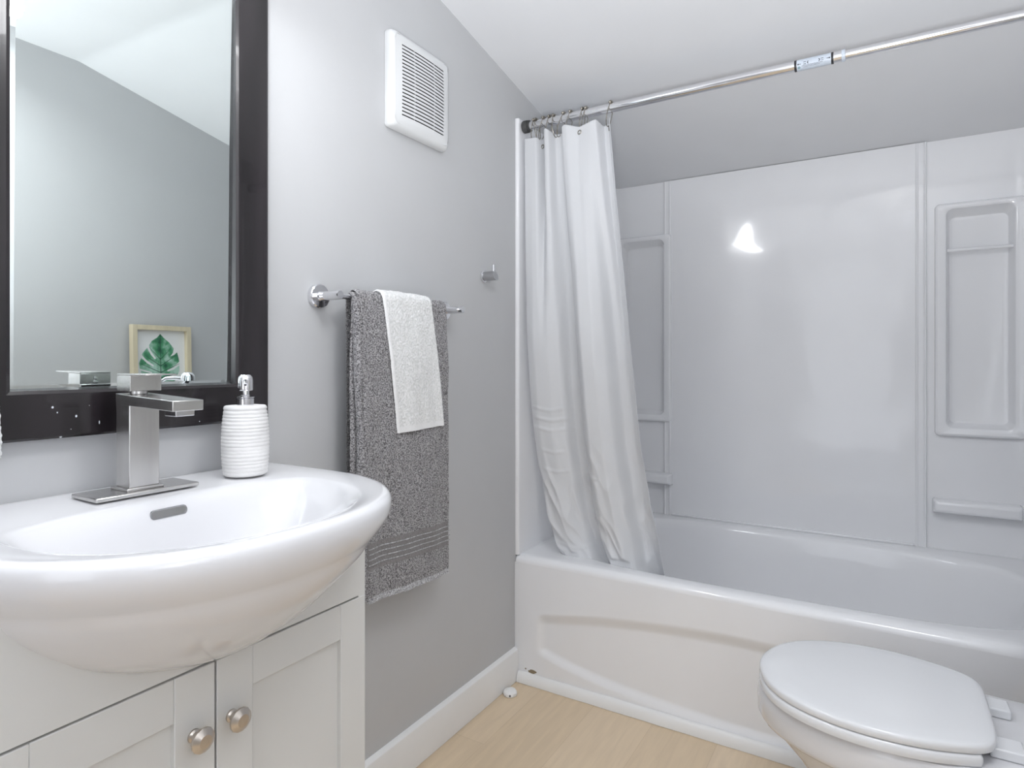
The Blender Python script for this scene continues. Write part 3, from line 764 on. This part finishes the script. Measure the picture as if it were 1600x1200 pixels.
# nozzle points out over the basin
p0 = Vector((dx_, dy_, zt+.042)); path = [p0, p0+nd*.02+Vector((0, 0, .001)), p0+nd*.040, p0+nd*.046+Vector((0, 0, -.004))]
MB().tube(path, [.0044, .0040, .0034, .0032], 16).build('nozzle', M['chrome'], so)
MB().lathe(tuple(path[-1]+nd*.0001), tuple(nd), [(0, .0022), (.0004, .0001)], 14).build('nozzle_hole', M['black'], so)

# ------------------------------------------------------------------ mirror
mir = thing('framed_mirror', 'tall wall mirror in a dark espresso wood frame above the basin', 'mirror', (0, .556, .948))
my0, my1, mz0, mz1, fwid = .310, .803, .948, 1.862, .071
def board(name, pts):   # mitred board: outer edge pair, inner edge pair in (y,z)
    (a, b, c, d) = pts
    rs = []
    for t, (p, q_) in enumerate((((a, d)), ((b, c)))):
        o_ = p; i_ = q_
        rs.append([(.0015, o_[0], o_[1]), (.0225, o_[0], o_[1]), (.0245, lerp(o_[0], i_[0], .05), lerp(o_[1], i_[1], .05)), (.0245, lerp(o_[0], i_[0], .93), lerp(o_[1], i_[1], .93)), (.0225, i_[0], i_[1]), (.0015, i_[0], i_[1])])
    return MB().loft(rs).build(name, M['frame_worn' if b[1] == mz0 and a[1] == mz0 else 'frame'], mir, angle=20)
SPK = [((.0235, -.124, .046), (.01, .0016, .0018)), ((.0235, -.093, .031), (.01, .0013, .0019)), ((.0235, -.061, .019), (.01, .0009, .0030)), ((.0235, -.113, .0015), (.01, .0018, .0012)), ((.0235, .103, .007), (.01, .0010, .0009)), ((.0235, -.118, .038), (.01, .0008, .0011)), ((.0235, -.075, .046), (.01, .0006, .0006)), ((.0235, -.100, .012), (.01, .0007, .0005))]
M['frame_worn'] = marked('frame', SPK, (.62, .64, .68))
O = [(my0, mz0), (my1, mz0), (my1, mz1), (my0, mz1)]; I = [(my0+fwid, mz0+fwid), (my1-fwid, mz0+fwid), (my1-fwid, mz1-fwid), (my0+fwid, mz1-fwid)]
for k in range(4):
    board('frame_board', (O[k], O[(k+1) % 4], I[(k+1) % 4], I[k]))
# glass, leaning forward a touch at the top in its rebate
TILT = math.tan(math.radians(.75)); YAW = -math.tan(math.radians(.4))
def gx(y, z, base=.0120): return base+TILT*(z-mz0-fwid)+YAW*(y-my0)
gy0, gy1, gz0, gz1 = I[0][0]-.002, I[1][0]+.002, I[0][1]-.002, I[2][1]+.002
bw = .010
g = MB()
outer = [(gy0, gz0), (gy1, gz0), (gy1, gz1), (gy0, gz1)]; inner = [(gy0+bw, gz0+bw), (gy1-bw, gz0+bw), (gy1-bw, gz1-bw), (gy0+bw, gz1-bw)]
g.add([(gx(y, z), y, z) for y, z in inner], [(0, 1, 2, 3)])
for k in range(4):
    a, b, c, d = outer[k], outer[(k+1) % 4], inner[(k+1) % 4], inner[k]
    g.add([(gx(*a, .0110), a[0], a[1]), (gx(*b, .0110), b[0], b[1]), (gx(*c), c[0], c[1]), (gx(*d), d[0], d[1])], [(0, 1, 2, 3)])
g.build('mirror_glass', M['mirror'], mir, smooth=False, recalc=False)

# ------------------------------------------------------------------ face cloth hanging left of the mirror
ft = thing('face_cloth', 'edge of a white terry cloth hanging left of the mirror', 'towel', (.05, .30, .93))
def cloth(u, v):
    z = lerp(1.30, .932, v); a = 2*PI*u
    ry = .052+.012*sst(0, 1, v); y = .2945-.006*math.sin(v*5)+ry*math.cos(a)*(1-.25*math.cos(PI*v)*.0)
    x = .052+(.017+.006*v)*math.sin(a)
    j = .0016*noise.noise(Vector((y*300, z*300, a*3)))
    return (x+j, y-.004+j, z)
mb = MB(); mb.grid(48, 160, cloth); mb.add([cloth(k/48, 1) for k in range(48)], [tuple(range(48))])
mb.add([cloth(k/48, 0) for k in range(48)], [tuple(range(48))])
mb.build('cloth_fabric', M['whitetowel'], ft, angle=180)
hh = thing('cloth_hook', 'small chrome wall hook holding the white cloth left of the mirror', 'hook', (0, .27, 1.30))
MB().lathe((.0005, .285, 1.31), (1, 0, 0), [(0, .016), (.005, .016), (.006, .008), (.055, .008), (.056, .0001)], 24).build('peg', M['chrome'], hh)

# ------------------------------------------------------------------ vanity light above the mirror
vl = thing('vanity_light', 'three-shade chrome vanity light above the mirror', 'wall lamp', (0, .57, 1.93))
MB().box((.001, .30, 1.91), (.022, .84, 1.965)).build('back_plate', M['chrome'], vl, bevel=.004)
for y in (.355, .57, .785):
    MB().tube([(.02, y, 1.94), (.07, y, 1.95), (.105, y, 1.945)], .008, 14).build('arm', M['chrome'], vl)
    MB().lathe((.108, y, 1.955), (0, 0, -1), [(0, .012), (.004, .028), (.03, .040), (.075, .050), (.078, .046), (.06, .002)], 32).build('glass_shade', M['shade'], vl)
cf = thing('ceiling_fill_lamp', 'round white flush ceiling lamp out of view, added as fill light', 'ceiling lamp', (1.12, .62, 2.08))  # unseen lamp added to bring light onto floor and tub
MB().lathe((1.12, .62, 2.119), (0, 0, -1), [(0, .21), (.014, .21), (.016, .20)], 40).build('lamp_base', M['chrome'], cf)
MB().lathe((1.12, .62, 2.103), (0, 0, -1), [(0, .205), (.012, .192), (.024, .14), (.028, .001)], 40).build('diffuser', emis('fill_diffuser', (1, .99, .97), 2), cf)

# ------------------------------------------------------------------ toilet
TCX, TCY = .831, 1.450
toi = thing('toilet', 'white toilet with closed lid in front of the bathtub', 'toilet', (1.15, TCY, 0))
LW = [(0, 0), (.002, .024), (.008, .050), (.022, .086), (.040, .112), (.062, .135), (.1, .159), (.152, .177), (.2, .1835), (.25, .183), (.30, .175), (.34, .161), (.37, .148), (.386, .136), (.396, .120), (.401, .100), (.403, .07), (.403, 0)]
half = []
for (a, b) in zip(LW, LW[1:]):
    for k in range(4): half.append((lerp(a[0], b[0], k/4), lerp(a[1], b[1], k/4)))
half.append(LW[-1])
def sm(P, n=6):
    for _ in range(n):
        P = [P[0]]+[((P[i-1][0]+2*P[i][0]+P[i+1][0])/4, (P[i-1][1]+2*P[i][1]+P[i+1][1])/4) for i in range(1, len(P)-1)]+[P[-1]]
    return P
full = [(x, y) for x, y in half]+[(x, -y) for x, y in half[1:-1][::-1]]
for _ in range(5):
    N_ = len(full); full = [((full[i-1][0]+2*full[i][0]+full[(i+1) % N_][0])/4, (full[i-1][1]+2*full[i][1]+full[(i+1) % N_][1])/4) for i in range(N_)]
xm = max(p[0] for p in full); full = [(p[0]*.403/xm, p[1]) for p in full]
def eg(s, z, ex=0, cut=None):
    """egg outline shrunk by s metres (inset), at height z"""
    out = []
    for x, y in full:
        kx = (x-.21)/.21; x2 = .21+(x-.21)*(1-s/.21); y2 = y*(1-s/.183)
        if cut is not None: x2 = min(x2, cut)
        out.append((TCX+x2+ex*max(0, kx), TCY+y2, z))
    return out
lid = MB(); lid.loft([eg(.004, .3985), eg(.001, .3995), eg(0, .403), eg(0, .409), eg(.0015, .4125), eg(.005, .4148), eg(.012, .4160), eg(.04, .4172), eg(.10, .4182), eg(.17, .4186)])
lid.build('lid', M['seat'], toi, angle=50)
st = MB(); st.loft([eg(.003, .3770, 0, .372), eg(0, .3785, 0, .376), eg(-.001, .384, 0, .377), eg(-.001, .392, 0, .377), eg(.002, .3965, 0, .374), eg(.006, .3975, 0, .37)])
st.build('seat', M['seat'], toi, angle=50)
def bw_(z, s, front, back, wid, nb=6):
    out = []
    for x, y in full:
        t = x/.403
        out.append((TCX+front+(x)*(back-front)/.403, TCY+y*wid, z))
    return out
def bowl_ring(z, xf, xb, hw, n1=2.2, n2=3.5, xm_=None, N=96):
    xm_ = xm_ if xm_ is not None else xf+.23*(xb-xf)/.5
    out = []
    for k in range(N):
        t = 2*PI*k/N; c, s_ = math.cos(t), math.sin(t)
        n_ = n1 if c < 0 else n2; L_ = (xm_-xf) if c < 0 else (xb-xm_)
        out.append((xm_+L_*sgn(c)*abs(c)**(2/n_), TCY+hw*sgn(s_)*abs(s_)**(2/n_), z))
    return out
bo = MB()
bo.loft([bowl_ring(.001, .985, 1.38, .105, 2.4, 4), bowl_ring(.03, .98, 1.385, .105, 2.4, 4), bowl_ring(.05, .985, 1.38, .100, 2.3, 4), bowl_ring(.12, .975, 1.36, .095, 2.2, 3.5), bowl_ring(.19, .945, 1.36, .110, 2.1, 3.5),
         bowl_ring(.25, .900, 1.38, .138, 2.05, 3.5), bowl_ring(.285, .866, 1.40, .158, 2.05, 3.6), bowl_ring(.300, .850, 1.41, .167, 2.05, 3.8), bowl_ring(.308, .843, 1.42, .173, 2.1, 4),
         bowl_ring(.313, .833, 1.43, .1795, 2.1, 4.5), bowl_ring(.322, .828, 1.44, .1825, 2.1, 4.5), bowl_ring(.350, .827, 1.44, .1815, 2.1, 4.5), bowl_ring(.368, .829, 1.44, .180, 2.1, 4.5), bowl_ring(.3745, .833, 1.44, .177, 2.1, 4.5), bowl_ring(.3765, .842, 1.435, .171, 2.1, 4.5), bowl_ring(.3765, .90, 1.40, .12, 2.1, 4)])
bo.v = [(x, TCY+(y-TCY)*(1-.13*sst(1.05, 1.26, x)) if z > .28 else y, z) for x, y, z in bo.v]
bo.build('bowl', M['porc'], toi, angle=40)
for y in (TCY-.077, TCY+.077):
    hg = MB(); hg.box((1.222, y-.024, .3768), (1.272, y+.024, .3945)); hg.box((1.220, y-.013, .386), (1.232, y+.013, .408))
    hg.build('hinge', M['seat'], toi, bevel=.003, bseg=3)
hp = MB().tube([(1.226, TCY-.085, .400), (1.226, TCY+.085, .400)], .0065, 16).build('hinge_bar', M['seat'], toi)
tk = MB()
def tr(z, i): return [(x, y, z) for x, y in rrect(1.318+i, 1.490-i*.2, TCY-.215+i, TCY+.215-i, .03, 6)]
tk.loft([tr(.3770, .018), tr(.385, .010), tr(.45, .006), tr(.70, 0), tr(.738, 0)]); tk.build('tank', M['porc'], toi, angle=40)
tl = MB(); tl.loft([tr(.7385, -.004), tr(.742, -.008), tr(.760, -.008), tr(.768, -.003), tr(.771, .006)]); tl.build('tank_lid', M['porc'], toi, angle=40)
MB().tube([(1.300, TCY-.15, .69), (1.318, TCY-.15, .69)], .012, 20).build('flush_base', M['chrome'], toi)
MB().tube([(1.303, TCY-.15, .69), (1.300, TCY-.10, .688), (1.300, TCY-.075, .686)], [.006, .006, .007], 14).build('flush_lever', M['chrome'], toi)

# ------------------------------------------------------------------ leaf print standing on the tank (seen in the mirror)
PY, PZ, PW, PH = 1.450, .772, .240, .398
fp = thing('framed_leaf_print', 'pale wood framed monstera leaf print reflected in the mirror', 'picture', (1.46, PY, PZ))
def px(z, off=0): return 1.462+.022*(z-PZ)/PH-off       # leans back on the wall
def pb(y0, y1, z0, z1, o0, o1):
    return [(px(z0, o0), y0, z0), (px(z0, o0), y1, z0), (px(z0, o1), y1, z0), (px(z0, o1), y0, z0), (px(z1, o0), y0, z1), (px(z1, o0), y1, z1), (px(z1, o1), y1, z1), (px(z1, o1), y0, z1)]
BF = [(0,3,2,1),(4,5,6,7),(0,1,5,4),(1,2,6,5),(2,3,7,6),(3,0,4,7)]
a0, a1 = PY-PW/2, PY+PW/2; fw_ = .019
for (y0, y1, z0, z1) in ((a0, a0+fw_, PZ, PZ+PH), (a1-fw_, a1, PZ, PZ+PH), (a0+fw_, a1-fw_, PZ, PZ+fw_), (a0+fw_, a1-fw_, PZ+PH-fw_, PZ+PH)):
    MB().add(pb(y0, y1, z0, z1, 0, .026), BF).build('frame_side', M['palewood'], fp, bevel=.001)
sh_ = MB().add(pb(a0+fw_, a1-fw_, PZ+fw_, PZ+PH-fw_, .002, .007), BF).build('paper', M['paper'], fp, smooth=False)
# half outlines with slits, (across, up) in leaf units, tip at top
Rt = [(0, 1), (.10, .90), (.30, .80), (.40, .68), (.36, .55), (.16, .33), (.20, .30), (.34, .42), (.47, .61), (.62, .48), (.66, .42), (.50, .28), (.24, .14), (.26, .10), (.46, .18), (.68, .34), (.76, .20), (.74, .05), (.52, 0), (.30, -.05), (.32, -.08), (.54, -.04), (.70, 0), (.68, -.16), (.60, -.30), (.40, -.38), (.18, -.40), (.06, -.30), (0, -.24)]
Lt = [(0, 1), (-.12, .90), (-.34, .76), (-.50, .60), (-.46, .48), (-.36, .38), (-.50, .42), (-.62, .50), (-.68, .34), (-.70, .24), (-.48, .08), (-.24, .00), (-.26, -.04), (-.50, .02), (-.70, .14), (-.70, -.02), (-.62, -.14), (-.44, -.12), (-.24, -.16), (-.44, -.20), (-.58, -.22), (-.50, -.34), (-.30, -.42), (-.10, -.36), (0, -.24)]
LS = .148; LZ = PZ+PH-fw_-.014-LS
def lp(a, b, off): z = LZ+b*LS; return (px(z, off), PY-.002-a*LS*.76, z)
lf = MB()
for side in (Rt, Lt):
    P3 = [Vector((a, b, 0)) for a, b in side]
    tris = geometry.tessellate_polygon([P3])
    lf.add([lp(a, b, .0076) for a, b in side], [tuple(t) for t in tris])
lm = lf.build('painted_leaf', M['leaf'], sh_, smooth=False)
vn = MB()
def stroke(p, q_, w0, w1):
    d = Vector((q_[0]-p[0], q_[1]-p[1])).normalized(); nrm = (-d.y, d.x)
    vn.add([lp(p[0]+nrm[0]*w0, p[1]+nrm[1]*w0, .0081), lp(p[0]-nrm[0]*w0, p[1]-nrm[1]*w0, .0081), lp(q_[0]-nrm[0]*w1, q_[1]-nrm[1]*w1, .0081), lp(q_[0]+nrm[0]*w1, q_[1]+nrm[1]*w1, .0081)], [(0, 1, 2, 3)])
stroke((0, -.9), (0, .98), .018, .007)
for s_ in (1, -1):
    for (y0, x1, y1) in ((.30, .40, .62), (.12, .58, .42), (-.06, .70, .18), (-.20, .64, -.10), (-.24, .46, -.32)):
        stroke((0, y0), (s_*x1, y1), .010, .004)
vn.build('leaf_veins', M['vein'], lm, smooth=False)

# ------------------------------------------------------------------ painted pipe cap on the floor by the tub
pc = MB(); prof = [(0, .0215), (.004, .0225), (.010, .0215), (.015, .0170), (.018, .0110), (.019, .0001)]
pc.lathe((.0395, 1.696, .0008), (0, 0, 1), prof, 28)
pc.v = [(x+.0016*noise.noise(Vector((x*160, y*160, z*160))), y+.0016*noise.noise(Vector((x*160+9, y*160, z*160))), z) for x, y, z in pc.v]
o = pc.build('pipe_cap', [marked('trim', [((.010, -.017, .006), (.004, .005, .004)), ((.017, .004, .006), (.005, .004, .004)), ((-.004, -.018, .004), (.004, .004, .003))], (.10, .10, .12))], origin=(.0395, 1.696, 0))
tag(o, 'small paint-covered round cap on the floor against the baseboard', 'pipe cap')
